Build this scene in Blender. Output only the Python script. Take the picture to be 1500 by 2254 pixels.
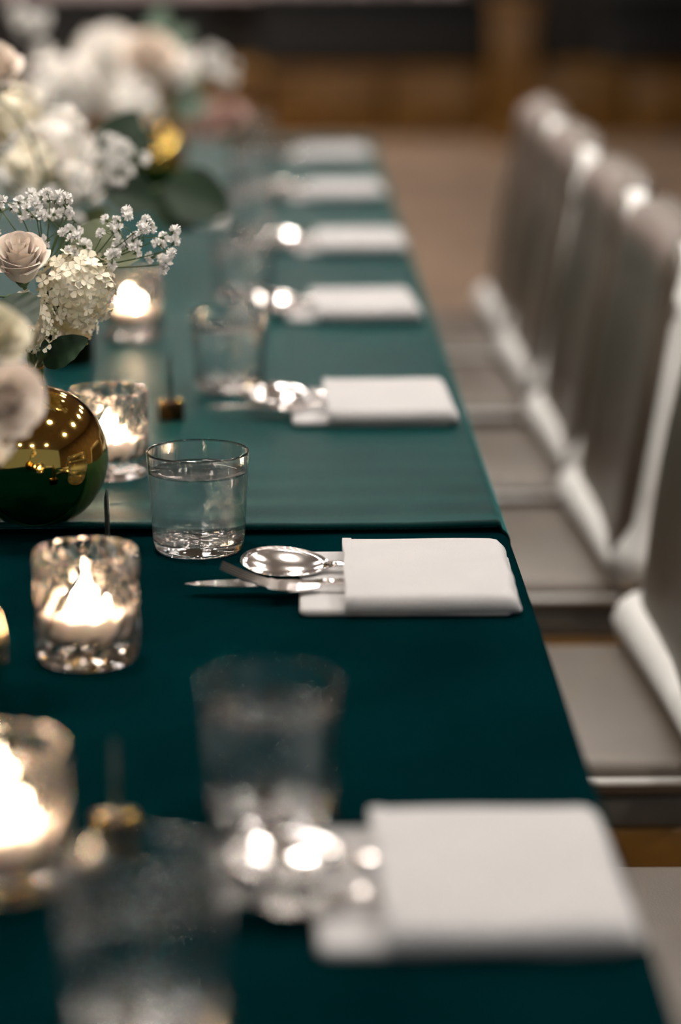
import bpy, bmesh, math, random
from math import sin, cos, pi, radians as R
from mathutils import Vector, Matrix, noise

for o in list(bpy.data.objects):
    bpy.data.objects.remove(o)
S = bpy.context.scene
COL = S.collection

# ------------------------------------------------------------------ camera
cd = bpy.data.cameras.new('camera')
cam = bpy.data.objects.new('camera', cd)
COL.objects.link(cam)
cam.location = (0, 0, 1.27)
cam.rotation_euler = (R(90 - 14.4), 0, R(-1.30))
cd.sensor_fit = 'VERTICAL'
cd.sensor_height = 36
cd.sensor_width = 36 * 1500 / 2254
cd.lens = 85
cd.clip_start = 0.05
cd.clip_end = 60
cd.dof.use_dof = True
cd.dof.focus_distance = 1.95
cd.dof.aperture_fstop = 2.2
S.camera = cam

# ------------------------------------------------------------------ world, exposure
W = bpy.data.worlds.new('world')
S.world = W
W.use_nodes = True
W.node_tree.nodes['Background'].inputs[0].default_value = (0.80, 0.86, 0.90, 1)
W.node_tree.nodes['Background'].inputs[1].default_value = 0.30
S.view_settings.view_transform = 'Standard'
S.view_settings.look = 'None'
S.view_settings.exposure = 0.0
S.view_settings.gamma = 1.0
S.view_settings.use_curve_mapping = False
S.cycles.max_bounces = 14
S.cycles.transmission_bounces = 12
S.cycles.glossy_bounces = 6
S.cycles.diffuse_bounces = 3
S.cycles.transparent_max_bounces = 12
S.cycles.sample_clamp_indirect = 60.0
S.cycles.blur_glossy = 0.6
S.cycles.use_denoising = True

# ceiling lamps of the room: (x, y, strength), all 2.95 m above the floor
LAMP_Z = 3.05
LAMPS = [(0.75, 1.3, 60), (0.85, 2.7, 60), (0.85, 4.1, 70), (0.85, 5.5, 80), (0.85, 7.2, 110),
         (2.5, 0.8, 200), (2.5, 2.4, 260), (2.5, 4.0, 270), (2.5, 5.6, 260), (2.5, 7.5, 160),
         (-0.35, 2.0, 205), (-0.35, 4.0, 215),  # unseen pair, added above the table to brighten the flowers
         (-1.3, 1.6, 24), (-1.3, 3.4, 36), (-1.3, 5.6, 60), (-1.1, 7.6, 120), (-0.2, 9.3, 140), (-3.0, 6.6, 80),
         # lamps behind the camera
         (-1.6, -1.6, 150), (-0.2, -1.9, 240), (1.5, -1.6, 140),
         # unseen row of lamps, added to brighten the drape on the far wall
         (-4.2, 12.7, 260), (-3.0, 12.7, 300), (-1.9, 12.7, 300), (-0.8, 12.7, 270), (0.3, 12.7, 150)]


# ------------------------------------------------------------------ helpers
def mat(name, col, rough=0.5, metal=0.0, noise_scale=None, noise_amt=0.15, bump=0.0, bump_scale=200.0, **kw):
    m = bpy.data.materials.new(name)
    m.use_nodes = True
    nt = m.node_tree
    p = nt.nodes['Principled BSDF']
    p.inputs['Base Color'].default_value = (*col, 1)
    p.inputs['Roughness'].default_value = rough
    p.inputs['Metallic'].default_value = metal
    for k, v in kw.items():
        key = k.replace('_', ' ')
        p.inputs[key].default_value = v
    tc = nt.nodes.new('ShaderNodeTexCoord')
    if noise_scale:
        n = nt.nodes.new('ShaderNodeTexNoise')
        n.inputs['Scale'].default_value = noise_scale
        n.inputs['Detail'].default_value = 4
        nt.links.new(tc.outputs['Object'], n.inputs['Vector'])
        r = nt.nodes.new('ShaderNodeValToRGB')
        r.color_ramp.elements[0].position = 0.3
        r.color_ramp.elements[1].position = 0.7
        r.color_ramp.elements[0].color = (*[c * (1 - noise_amt) for c in col], 1)
        r.color_ramp.elements[1].color = (*[min(1, c * (1 + noise_amt)) for c in col], 1)
        nt.links.new(n.outputs['Fac'], r.inputs['Fac'])
        nt.links.new(r.outputs['Color'], p.inputs['Base Color'])
    if bump:
        n2 = nt.nodes.new('ShaderNodeTexNoise')
        n2.inputs['Scale'].default_value = bump_scale
        n2.inputs['Detail'].default_value = 3
        nt.links.new(tc.outputs['Object'], n2.inputs['Vector'])
        b = nt.nodes.new('ShaderNodeBump')
        b.inputs['Strength'].default_value = bump
        b.inputs['Distance'].default_value = 0.002
        nt.links.new(n2.outputs['Fac'], b.inputs['Height'])
        nt.links.new(b.outputs['Normal'], p.inputs['Normal'])
    return m


def emit(name, col, st):
    m = bpy.data.materials.new(name)
    m.use_nodes = True
    nt = m.node_tree
    nt.nodes.remove(nt.nodes['Principled BSDF'])
    e = nt.nodes.new('ShaderNodeEmission')
    e.inputs[0].default_value = (*col, 1)
    e.inputs[1].default_value = st
    nt.links.new(e.outputs[0], nt.nodes['Material Output'].inputs[0])
    return m


def glass_mat(name, col, ior, rough, clear):
    """refracting glass, with a share of light that passes straight through its thin walls"""
    m = bpy.data.materials.new(name)
    m.use_nodes = True
    nt = m.node_tree
    nt.nodes.remove(nt.nodes['Principled BSDF'])
    g = nt.nodes.new('ShaderNodeBsdfGlass')
    g.inputs['Color'].default_value = (*col, 1)
    g.inputs['IOR'].default_value = ior
    g.inputs['Roughness'].default_value = rough
    t = nt.nodes.new('ShaderNodeBsdfTransparent')
    t.inputs[0].default_value = (*col, 1)
    mx = nt.nodes.new('ShaderNodeMixShader')
    mx.inputs[0].default_value = clear
    nt.links.new(g.outputs[0], mx.inputs[1])
    nt.links.new(t.outputs[0], mx.inputs[2])
    nt.links.new(mx.outputs[0], nt.nodes['Material Output'].inputs[0])
    return m


def me(name, verts, faces, smooth=True):
    m = bpy.data.meshes.new(name)
    m.from_pydata([tuple(v) for v in verts], [], faces)
    m.update()
    if smooth:
        for p in m.polygons:
            p.use_smooth = True
    return m


def ob(name, mesh, m=None, parent=None, loc=None, rot=None, scale=None):
    o = bpy.data.objects.new(name, mesh)
    COL.objects.link(o)
    if m is not None and len(mesh.materials) == 0:
        mesh.materials.append(m)
    if parent:
        o.parent = parent
    if loc is not None:
        o.location = loc
    if rot is not None:
        o.rotation_euler = rot
    if scale is not None:
        o.scale = (scale, scale, scale) if isinstance(scale, (int, float)) else scale
    return o


def empty(name, loc=(0, 0, 0), rz=0.0):
    o = bpy.data.objects.new(name, None)
    COL.objects.link(o)
    o.location = loc
    o.rotation_euler = (0, 0, rz)
    o.empty_display_size = 0.05
    return o


def tag(o, label, cat, group=None):
    o['label'] = label
    o['category'] = cat
    if group:
        o['group'] = group
    return o


def struct(o, label, cat):
    o['kind'] = 'structure'
    o['label'] = label
    o['category'] = cat
    return o


def copy_tree(o, parent=None):
    c = o.copy()
    COL.objects.link(c)
    c.parent = parent
    for ch in list(o.children):
        copy_tree(ch, c)
    return c


def box_data(x0, x1, y0, y1, z0, z1):
    v = [(x0, y0, z0), (x1, y0, z0), (x1, y1, z0), (x0, y1, z0), (x0, y0, z1), (x1, y0, z1), (x1, y1, z1), (x0, y1, z1)]
    f = [(0, 3, 2, 1), (4, 5, 6, 7), (0, 1, 5, 4), (1, 2, 6, 5), (2, 3, 7, 6), (3, 0, 4, 7)]
    return v, f


def box(name, x0, x1, y0, y1, z0, z1, bevel=0.0, seg=2, smooth=None):
    v, f = box_data(x0, x1, y0, y1, z0, z1)
    m = me(name, v, f, False)
    if bevel > 0:
        b = bmesh.new()
        b.from_mesh(m)
        bmesh.ops.bevel(b, geom=b.edges[:], offset=bevel, segments=seg, affect='EDGES', profile=0.5)
        b.to_mesh(m)
        b.free()
        for p in m.polygons:
            p.use_smooth = True
    return m


def lathe(name, prof, n=48, closed=False, smooth=True):
    """prof: list of (r, z) from bottom to top; points on the axis become poles"""
    v, f, rings = [], [], []
    for r, z in prof:
        if r < 1e-6:
            rings.append([len(v)])
            v.append((0, 0, z))
        else:
            rings.append(list(range(len(v), len(v) + n)))
            v += [(r * cos(2 * pi * k / n), r * sin(2 * pi * k / n), z) for k in range(n)]
    pairs = list(zip(rings, rings[1:]))
    if closed:
        pairs.append((rings[-1], rings[0]))
    for a, b in pairs:
        for k in range(n):
            k2 = (k + 1) % n
            if len(a) == 1 and len(b) == 1:
                continue
            if len(a) == 1:
                f.append((a[0], b[k2], b[k]))
            elif len(b) == 1:
                f.append((a[k], a[k2], b[0]))
            else:
                f.append((a[k], a[k2], b[k2], b[k]))
    return me(name, v, f, smooth)


def tube_data(path, rad, n=8, v=None, f=None, flat=1.0):
    v = [] if v is None else v
    f = [] if f is None else f
    path = [Vector(p) for p in path]
    rads = rad if isinstance(rad, (list, tuple)) else [rad] * len(path)
    up = Vector((0, 0, 1))
    rings = []
    for i, p in enumerate(path):
        t = (path[min(i + 1, len(path) - 1)] - path[max(i - 1, 0)]).normalized()
        u = up if abs(t.z) < 0.95 else Vector((1, 0, 0))
        a = t.cross(u).normalized()
        b = a.cross(t).normalized()
        rings.append(len(v))
        for k in range(n):
            q = 2 * pi * k / n
            v.append(tuple(p + a * cos(q) * rads[i] + b * sin(q) * rads[i] * flat))
    for r0, r1 in zip(rings, rings[1:]):
        for k in range(n):
            k2 = (k + 1) % n
            f.append((r0 + k, r0 + k2, r1 + k2, r1 + k))
    f.append(tuple(reversed(range(rings[0], rings[0] + n))))
    f.append(tuple(range(rings[-1], rings[-1] + n)))
    return v, f


def tube(name, path, rad, n=8, flat=1.0):
    return me(name, *tube_data(path, rad, n, flat=flat))


def bez(p0, p1, p2, n=8):
    p0, p1, p2 = Vector(p0), Vector(p1), Vector(p2)
    return [p0 * (1 - t) ** 2 + p1 * 2 * t * (1 - t) + p2 * t * t for t in [k / n for k in range(n + 1)]]


# ------------------------------------------------------------------ materials
def cloth_mat(name, col, sheen_col, sheen, rough, spec, tint):
    m = mat(name, col, rough, 0, noise_scale=9.0, noise_amt=0.22, bump=0.25, bump_scale=420)
    p = m.node_tree.nodes['Principled BSDF']
    p.inputs['Sheen Weight'].default_value = sheen
    p.inputs['Sheen Tint'].default_value = (*sheen_col, 1)
    p.inputs['Sheen Roughness'].default_value = 0.30
    p.inputs['Specular IOR Level'].default_value = spec
    p.inputs['Specular Tint'].default_value = (*tint, 1)
    return m


M = {}
M['cloth_near'] = cloth_mat('dark_teal_cloth', (0.0002, 0.0105, 0.0125), (0.05, 0.45, 0.50), 0.012, 0.8, 0.0, (0.15, 0.85, 0.9))
M['cloth_far'] = cloth_mat('teal_cloth', (0.0002, 0.0135, 0.0135), (0.10, 0.80, 0.80), 0.42, 0.40, 0.035, (0.30, 0.95, 0.95))
M['napkin'] = mat('ivory_linen', (0.435, 0.44, 0.442), 0.9, 0, noise_scale=25, noise_amt=0.03, bump=0.35, bump_scale=900)
M['steel'] = mat('polished_steel', (0.82, 0.80, 0.78), 0.15, 1.0, noise_scale=60, noise_amt=0.05)
M['gold'] = mat('brass', (0.62, 0.42, 0.11), 0.07, 1.0, noise_scale=14, noise_amt=0.06, bump=0.02, bump_scale=30)
M['bronze'] = mat('bronze', (0.07, 0.04, 0.018), 0.28, 1.0, noise_scale=14, noise_amt=0.2)
M['glass'] = glass_mat('clear_glass', (0.985, 0.99, 0.99), 1.47, 0.0, 0.15)
M['water'] = glass_mat('water', (0.985, 0.995, 0.995), 1.30, 0.0, 0.25)
M['cut_glass'] = glass_mat('cut_glass', (0.995, 0.975, 0.96), 1.50, 0.05, 0.20)
M['wax'] = mat('white_wax', (0.86, 0.76, 0.66), 0.45, 0, noise_scale=30, noise_amt=0.04)
M['wax'].node_tree.nodes['Principled BSDF'].inputs['Subsurface Weight'].default_value = 0.25
M['wax'].node_tree.nodes['Principled BSDF'].inputs['Subsurface Radius'].default_value = (0.01, 0.006, 0.003)
M['wick'] = mat('wick', (0.02, 0.015, 0.01), 0.9, 0, noise_scale=200)
M['flame'] = emit('flame', (1.0, 0.73, 0.48), 520.0)
M['card'] = mat('dark_card', (0.02, 0.03, 0.03), 0.35, 0, noise_scale=30)
M['petal_white'] = mat('white_petal', (0.93, 0.90, 0.84), 0.6, 0, noise_scale=30, noise_amt=0.05)
M['petal_cream'] = mat('cream_petal', (0.90, 0.85, 0.68), 0.6, 0, noise_scale=30, noise_amt=0.06)
M['petal_pink'] = mat('blush_petal', (1.0, 0.85, 0.75), 0.55, 0, noise_scale=25, noise_amt=0.08)
M['petal_dusty'] = mat('dusty_pink_petal', (0.55, 0.38, 0.33), 0.6, 0, noise_scale=25, noise_amt=0.08)
for k in ('petal_white', 'petal_cream', 'petal_pink', 'petal_dusty'):
    p = M[k].node_tree.nodes['Principled BSDF']
    p.inputs['Subsurface Weight'].default_value = 0.35
    p.inputs['Subsurface Radius'].default_value = (0.010, 0.007, 0.005)
M['breath'] = mat('gypsophila_white', (0.96, 0.95, 0.92), 0.7, 0, noise_scale=80, noise_amt=0.05)
M['leaf_dark'] = mat('dark_green_leaf', (0.007, 0.030, 0.010), 0.55, 0, noise_scale=35, noise_amt=0.35)
M['leaf_olive'] = mat('olive_leaf', (0.055, 0.075, 0.022), 0.5, 0, noise_scale=35, noise_amt=0.3)
M['leaf_grey'] = mat('grey_green_leaf', (0.10, 0.16, 0.11), 0.5, 0, noise_scale=35, noise_amt=0.25)
M['stem'] = mat('green_stem', (0.06, 0.11, 0.035), 0.6, 0, noise_scale=60, noise_amt=0.3)
M['taupe'] = mat('taupe_upholstery', (0.082, 0.065, 0.047), 0.38, 0, noise_scale=18, noise_amt=0.10, bump=0.12, bump_scale=500)
M['taupe'].node_tree.nodes['Principled BSDF'].inputs['Coat Weight'].default_value = 0.38
M['taupe'].node_tree.nodes['Principled BSDF'].inputs['Coat Roughness'].default_value = 0.38
M['side_shade'] = mat('taupe_side_shade', (0.085, 0.080, 0.066), 0.8, 0, noise_scale=18, noise_amt=0.15)  # duller taupe that carries the shade on the seat sides
M['pale'] = mat('pale_grey_satin', (0.80, 0.82, 0.80), 0.40, 0, noise_scale=20, noise_amt=0.06)
M['wood'] = mat('amber_wood', (0.19, 0.092, 0.010), 0.4, 0, noise_scale=12, noise_amt=0.35)
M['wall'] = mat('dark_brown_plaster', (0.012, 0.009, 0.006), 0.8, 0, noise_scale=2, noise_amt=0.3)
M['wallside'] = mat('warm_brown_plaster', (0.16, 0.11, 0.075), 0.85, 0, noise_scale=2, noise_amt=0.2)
M['ceil'] = mat('ceiling_paint', (0.34, 0.30, 0.27), 0.9, 0, noise_scale=3, noise_amt=0.1)
M['carpet'] = mat('brown_carpet', (0.21, 0.145, 0.095), 0.85, 0, noise_scale=1.6, noise_amt=0.35, bump=0.3, bump_scale=300)
M['dark'] = mat('black_lacquer', (0.0025, 0.003, 0.0025), 0.9, 0, noise_scale=8, noise_amt=0.2)
M['mauve'] = mat('mauve_drape', (0.66, 0.55, 0.54), 0.9, 0, noise_scale=6, noise_amt=0.12)
M['tabletop'] = mat('plywood', (0.32, 0.22, 0.13), 0.7, 0, noise_scale=12, noise_amt=0.2)
M['legsteel'] = mat('grey_steel', (0.25, 0.25, 0.25), 0.4, 1.0, noise_scale=20, noise_amt=0.1)
M['trim'] = mat('lamp_trim', (0.7, 0.68, 0.65), 0.4, 0.6, noise_scale=20, noise_amt=0.05)
M['paper'] = mat('white_paper', (0.78, 0.75, 0.71), 0.8, 0, noise_scale=30, noise_amt=0.03)

# ------------------------------------------------------------------ the room
X0, X1, Y0, Y1, ZC = -6.0, 4.6, -3.0, 13.6, 3.1


def slab(name, m, *a):
    return ob(name, box(name, *a), m)


struct(slab('floor', M['carpet'], X0, X1, Y0, Y1, -0.1, 0.0), 'brown patterned carpet floor beside and beyond the long table', 'floor')
struct(slab('ceiling', M['ceil'], X0, X1, Y0, Y1, ZC, ZC + 0.1), 'warm dark ceiling above the dining room', 'ceiling')
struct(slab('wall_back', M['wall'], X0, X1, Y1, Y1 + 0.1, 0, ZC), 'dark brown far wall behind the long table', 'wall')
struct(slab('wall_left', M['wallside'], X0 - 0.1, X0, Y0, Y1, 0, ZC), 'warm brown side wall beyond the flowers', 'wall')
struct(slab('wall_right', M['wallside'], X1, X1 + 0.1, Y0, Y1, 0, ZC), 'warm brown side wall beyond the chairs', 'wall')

# ceiling lamps
lamp_cols = {}
for i, (x, y, st) in enumerate(LAMPS):
    t = empty('ceiling_lamp', (x, y, LAMP_Z))
    zone = ('added to brighten the pale drape on the far wall' if y > 12 else 'behind the camera' if y < 0 else 'over the aisle beyond the chairs' if x > 2
            else 'over the row of chairs' if x > 0.5 else 'added over the middle of the long table to brighten the flowers' if -0.5 < x and y < 6 else 'over the floor left of the long table' if y < 6 else 'over the floor beyond the far end of the table')
    tag(t, 'round recessed ceiling lamp ' + zone, 'ceiling lamp', 'ceiling lamps ' + zone)
    ob('trim_ring', lathe('trim_ring', [(0.132, -0.012), (0.155, -0.012), (0.16, 0.0), (0.16, 0.05), (0.132, 0.05)], 32, closed=True), M['trim'], t)
    cool = (i in (6, 8, 13, 14, 19))
    ob('bulb', lathe('bulb', [(0.0, -0.006), (0.09, -0.003), (0.13, 0.01), (0.13, 0.03), (0, 0.03)], 24),
       emit('lamp_light', (1.0, 0.96, 0.94) if cool else (1.0, 0.89, 0.80), st * 1.0), t)

# far end of the room: low amber panelling, dark furniture above, posts
t = empty('wood_platform', (0, 12.9, 0))
tag(t, 'low amber wooden platform along the far wall', 'platform')
ob('deck', box('deck', -5.9, 4.5, -0.02, 0.65, 0.32, 0.36, 0.006), M['wood'], t)
pm = box('front_panel', -0.305, 0.305, 0.0, 0.04, 0.0, 0.32, 0.008)
for k in range(16):
    ob('front_panel', pm, M['wood'], t, loc=(-5.55 + k * 0.64, 0, 0))


def bench(x, w, hgt, label):
    t = empty('bench', (x, 13.1, 0.36))
    tag(t, label, 'bench')
    ob('bench_seat', box('bench_seat', -w / 2, w / 2, -0.15, 0.3, 0, hgt * 0.45, 0.02), M['dark'], t)
    ob('bench_back', box('bench_back', -w / 2, w / 2, 0.2, 0.36, hgt * 0.45, hgt, 0.02), M['dark'], t)


bench(0.62, 1.5, 0.40, 'black upholstered bench in the middle of the far platform')
bench(-0.95, 1.1, 0.36, 'black upholstered bench behind the tallest white flowers')
bench(2.10, 0.75, 0.40, 'black upholstered bench beyond the grey chair tops')


def post(x, y, w, h_, label):
    t = empty('wood_post', (x, y, 0))
    tag(t, label, 'post')
    ob('shaft', box('shaft', -w / 2, w / 2, -w / 2, w / 2, 0.08, h_ - 0.06, 0.01), M['wood'], t)
    ob('foot', box('foot', -w * .62, w * .62, -w * .62, w * .62, 0, 0.08, 0.01), M['wood'], t)
    ob('cap', box('cap', -w * .6, w * .6, -w * .6, w * .6, h_ - 0.06, h_, 0.01), M['wood'], t)


post(1.17, 12.55, 0.2, 0.75, 'short amber wooden post at the end of the far platform')
post(2.12, 11.9, 0.16, 2.4, 'tall amber wooden post at the right edge of the view')
post(-1.75, 12.6, 0.3, 1.6, 'amber wooden post above the white flowers on the left')

cv, cf = [], []
NX = 240
for i in range(NX + 1):
    x = -5.2 + 6.2 * i / NX
    y = 13.52 + 0.035 * sin(x * 38) + 0.01 * sin(x * 91)
    cv += [(x, y, 0.735), (x, y, 2.9)]
for i in range(NX):
    cf.append((2 * i, 2 * i + 2, 2 * i + 3, 2 * i + 1))
tag(ob('curtain', me('curtain', cv, cf), M['mauve']), 'pleated mauve drape hanging on the far wall', 'curtain')

# ------------------------------------------------------------------ tables and cloths
TX0, TX1 = -0.585, 0.187
T1 = 0.750     # near cloth surface
T2 = 0.7535    # far cloth surface (laid over the near one)


def table(y0, y1, ztop, label):
    t = empty('banquet_table', ((TX0 + TX1) / 2, (y0 + y1) / 2, 0))
    tag(t, label, 'table', 'tables under the cloths')
    w, d = (TX1 - TX0) / 2 - 0.006, (y1 - y0) / 2
    ob('tabletop', box('tabletop', -w, w, -d, d, ztop - 0.034, ztop - 0.006, 0.004), M['tabletop'], t)
    lm = tube('leg', [(0, 0, 0), (0, 0, ztop - 0.034)], 0.016, 12)
    for sx in (-1, 1):
        for sy in (-1, 1):
            ob('leg', lm, M['legsteel'], t, loc=(sx * (w - 0.07), sy * (d - 0.12), 0))


table(0.36, 1.99, T1, 'near banquet table standing under the darker teal cloth')
table(2.00, 5.22, T1, 'far banquet table standing under the lighter teal cloth')


def cloth(name, y0, y1, z, m, drop, seed, seam=False):
    """cloth over the table: cross-section runs down the left side, over the top, down the right side"""
    r = 0.012
    sec = []   # (x, z, kind)
    xs = [TX0 + r + (TX1 - TX0 - 2 * r) * k / 70 for k in range(71)]
    for k in range(10):
        sec.append((TX0 - 0.003, z - drop + (drop - r) * k / 10))
    for k in range(6):
        a = pi - (pi / 2) * k / 6
        sec.append((TX0 + r + (r + 0.003) * cos(a), z - r + r * sin(a)))
    sec += [(x, z) for x in xs]
    for k in range(1, 7):
        a = pi / 2 - (pi / 2) * k / 6
        sec.append((TX1 - r + r * cos(a), z - r + r * sin(a)))
    for k in range(1, 11):
        sec.append((TX1, z - r - (drop - r) * k / 10))
    ny = int((y1 - y0) / 0.018)
    v, f = [], []
    n = len(sec)
    for j in range(ny + 1):
        t = j / ny
        y = y0 + (y1 - y0) * t
        if seam:      # finer rows at the hem
            y = y0 + (y1 - y0) * (t ** 1.25)
        for i, (x, zz) in enumerate(sec):
            dz = dx = 0.0
            dd = z - zz
            w = noise.noise(Vector((x * 3.0 + seed, y * 2.2, seed * 1.7)))
            if dd < 0.001:
                dz = 0.0006 * w
                if seam:
                    q = y - y0
                    # gathered folds close to the hem, deeper towards the left and at the right corner
                    amp = 0.0075 * math.exp(-q / 0.09) * (0.35 + 0.9 * max(0, -(x - 0.02) * 2.2) + 1.2 * max(0, (x - 0.10) * 4))
                    dz += amp * (0.5 + 0.5 * sin(q * 95 + x * 3.5 + 2 * w))
                    dz += 0.0035 * math.exp(-((q - 0.006) / 0.006) ** 2)
            elif dd > r:
                s = (dd - r) / drop
                dx = 0.006 * s * sin(y * 26 + seed) + 0.006 * s
                if x < 0:
                    dx = -dx
            yy = y
            if seam:
                yy += (0.012 * (x - TX1) / 0.4 + 0.003 * noise.noise(Vector((x * 6, 3.3, seed)))) * math.exp(-(y - y0) / 0.2)
            v.append((x + dx, yy, zz + dz))
    for j in range(ny):
        for i in range(n - 1):
            a = j * n + i
            f.append((a, a + 1, a + n + 1, a + n))
    # drop at the ends
    return me(name, v, f)


c1 = ob('tablecloth', cloth('near_cloth', 0.34, 2.02, T1, M['cloth_near'], 0.23, 1.3), M['cloth_near'])
tag(c1, 'dark navy-teal velvet tablecloth on the near table', 'tablecloth')
c2 = ob('tablecloth', cloth('far_cloth', 1.953, 5.232, T2, M['cloth_far'], 0.23, 4.1, True), M['cloth_far'])
tag(c2, 'lighter teal tablecloth over the far table with its hem overlapping the near cloth', 'tablecloth')
for c in (c1, c2):
    md = c.modifiers.new('thickness', 'SOLIDIFY')
    md.thickness = 0.0025
    md.offset = -1
# far end drop of the cloth
ev, ef = [], []
for i in range(61):
    x = TX0 + (TX1 - TX0) * i / 60
    for k in range(9):
        ev.append((x, 5.236 + 0.012 * (k / 8) * sin(x * 30), T2 - 0.005 - 0.225 * k / 8))
for i in range(60):
    for k in range(8):
        a = i * 9 + k
        ef.append((a, a + 9, a + 10, a + 1))
ob('end_drop', me('end_drop', ev, ef), M['cloth_far'], c2)


def surf(y):
    return T1 + 0.0006 if y < 1.93 else T2 + 0.0012


# ------------------------------------------------------------------ chairs
def back_mesh(w, z0, z1, d0, th, lean, inset=0.0):
    """upholstered back: superellipse plan, rounded top, leaning away from the seat (local +x)"""
    v, f = [], []
    nz, nk = 22, 36
    for j in range(nz + 1):
        t = j / nz
        z = z0 + (z1 - z0) * (1 - (1 - t) ** 1.0)
        e = 1.0
        if t > 0.87:                       # rounded crown
            q = (t - 0.87) / 0.13
            e = math.sqrt(max(0.0, 1 - q * q)) * 0.97 + 0.03
        hw = (w / 2) * (0.90 + 0.10 * sin(pi * min(1, t * 1.1))) * (0.55 + 0.45 * e)
        ht = (th / 2) * (0.25 + 0.75 * e) * (1.0 + 0.15 * (1 - t) + 0.22 * math.exp(-((t - 0.9) / 0.08) ** 2))
        cx = d0 + lean * t + 0.012 * t * t
        for k in range(nk):
            a = 2 * pi * k / nk
            ca, sa = cos(a), sin(a)
            px = abs(ca) ** 0.6 * (1 if ca > 0 else -1) * ht
            py = abs(sa) ** 0.45 * (1 if sa > 0 else -1) * hw
            bow = 0.022 * (py / (w / 2)) ** 2
            v.append((cx + px - bow, py, z))
    for j in range(nz):
        for k in range(nk):
            k2 = (k + 1) % nk
            f.append((j * nk + k, j * nk + k2, (j + 1) * nk + k2, (j + 1) * nk + k))
    f.append(tuple(reversed(range(nk))))
    f.append(tuple(range(nz * nk, nz * nk + nk)))
    return me('backrest', v, f)


def make_chair():
    t = empty('banquet_chair')
    w = 0.44
    # local: +x away from the table, seat from -0.40 to 0.03, back starts at x = 0
    ws = 0.38
    sm = box('seat', -0.41, 0.025, -ws / 2, ws / 2, 0.443, 0.48, 0.016, 4)
    seat = ob('seat', sm, M['taupe'], t)
    back = ob('backrest', back_mesh(w, 0.49, 0.90, 0.030, 0.060, 0.048), M['taupe'], t)
    # pale welt around the seat edge
    zz = 0.462
    e = ws / 2 + 0.001
    path = [(0.0, -e, zz), (-0.39, -e, zz), (-0.409, -e + 0.02, zz), (-0.409, e - 0.02, zz), (-0.39, e, zz), (0.0, e, zz)]
    ob('seat_piping', tube('seat_piping', path, 0.004, 8), M['pale'], seat)
    # pale satin band down the sides of the back
    for s in (-1, 1):
        path, rad = [], []
        for k in range(14):
            q = k / 13
            path.append((0.030 + 0.046 * q + 0.011 * q * q - 0.012, s * (w / 2) * (0.905 + 0.095 * sin(pi * min(1, q * 1.05))) * (1 - 0.14 * (max(0, q - .8) / .2) ** 2), 0.50 + 0.375 * q))
            rad.append(0.016 + 0.022 * max(0, 1 - q * 7))
        ob('side_band', tube('side_band', path, rad, 10), M['pale'], back)
    # pale gathered roll where back and seat meet
    path = [(0.004 - 0.006 * k / 15, -w / 2 + 0.012 + (w - 0.024) * k / 15, 0.496 + 0.004 * k / 15) for k in range(16)]
    rad = [0.018 + 0.014 * (k / 15) ** 2 for k in range(16)]
    ob('lower_roll', tube('lower_roll', path, rad, 10), M['pale'], back)
    # amber wooden frame and legs
    ob('seat_side_shaded', box('seat_side_shaded', -0.402, 0.035, -ws / 2 + 0.006, ws / 2 - 0.006, 0.412, 0.443, 0.006), M['side_shade'], seat)  # lower side of the seat, its shade put into the material colour
    ob('seat_frame', box('seat_frame', -0.395, 0.045, -ws / 2 + 0.008, ws / 2 - 0.008, 0.368, 0.412, 0.005), M['wood'], t)
    for s in (-1, 1):
        ob('leg', tube('leg', [(-0.375, s * 0.160, 0.0), (-0.375, s * 0.165, 0.38)], [0.013, 0.02], 10), M['wood'], t)
        ob('leg', tube('leg', [(0.085, s * 0.20, 0.0), (0.045, s * 0.20, 0.30), (0.040, s * 0.185, 0.45), (0.040, s * 0.175, 0.54)], [0.013, 0.019, 0.02, 0.012], 10), M['wood'], t)
    return t


chair0 = make_chair()
chairs = [(0.400, 4.46, 'furthest grey-brown upholstered chair in the row, its top leftmost of the chair tops'),
          (0.398, 3.955, 'grey-brown upholstered chair, second from the far end of the row'),
          (0.396, 3.415, 'grey-brown upholstered chair with the long pale edge strip, third from the far end'),
          (0.392, 2.92, 'grey-brown upholstered chair whose back is cut by the right edge, fourth from the far end'),
          (0.388, 2.315, 'grey-brown upholstered chair whose seat shows beside the second nearest napkin'),
          (0.388, 1.70, 'nearest grey-brown upholstered chair, only its seat showing beside the nearest napkin')]
for i, (x, y, lab) in enumerate(chairs):
    o = chair0 if i == 0 else copy_tree(chair0)
    o.location = (x, y, 0)
    tag(o, lab, 'chair', 'upholstered chairs along the table')

# ------------------------------------------------------------------ napkins with cutlery
random.seed(4)


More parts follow.
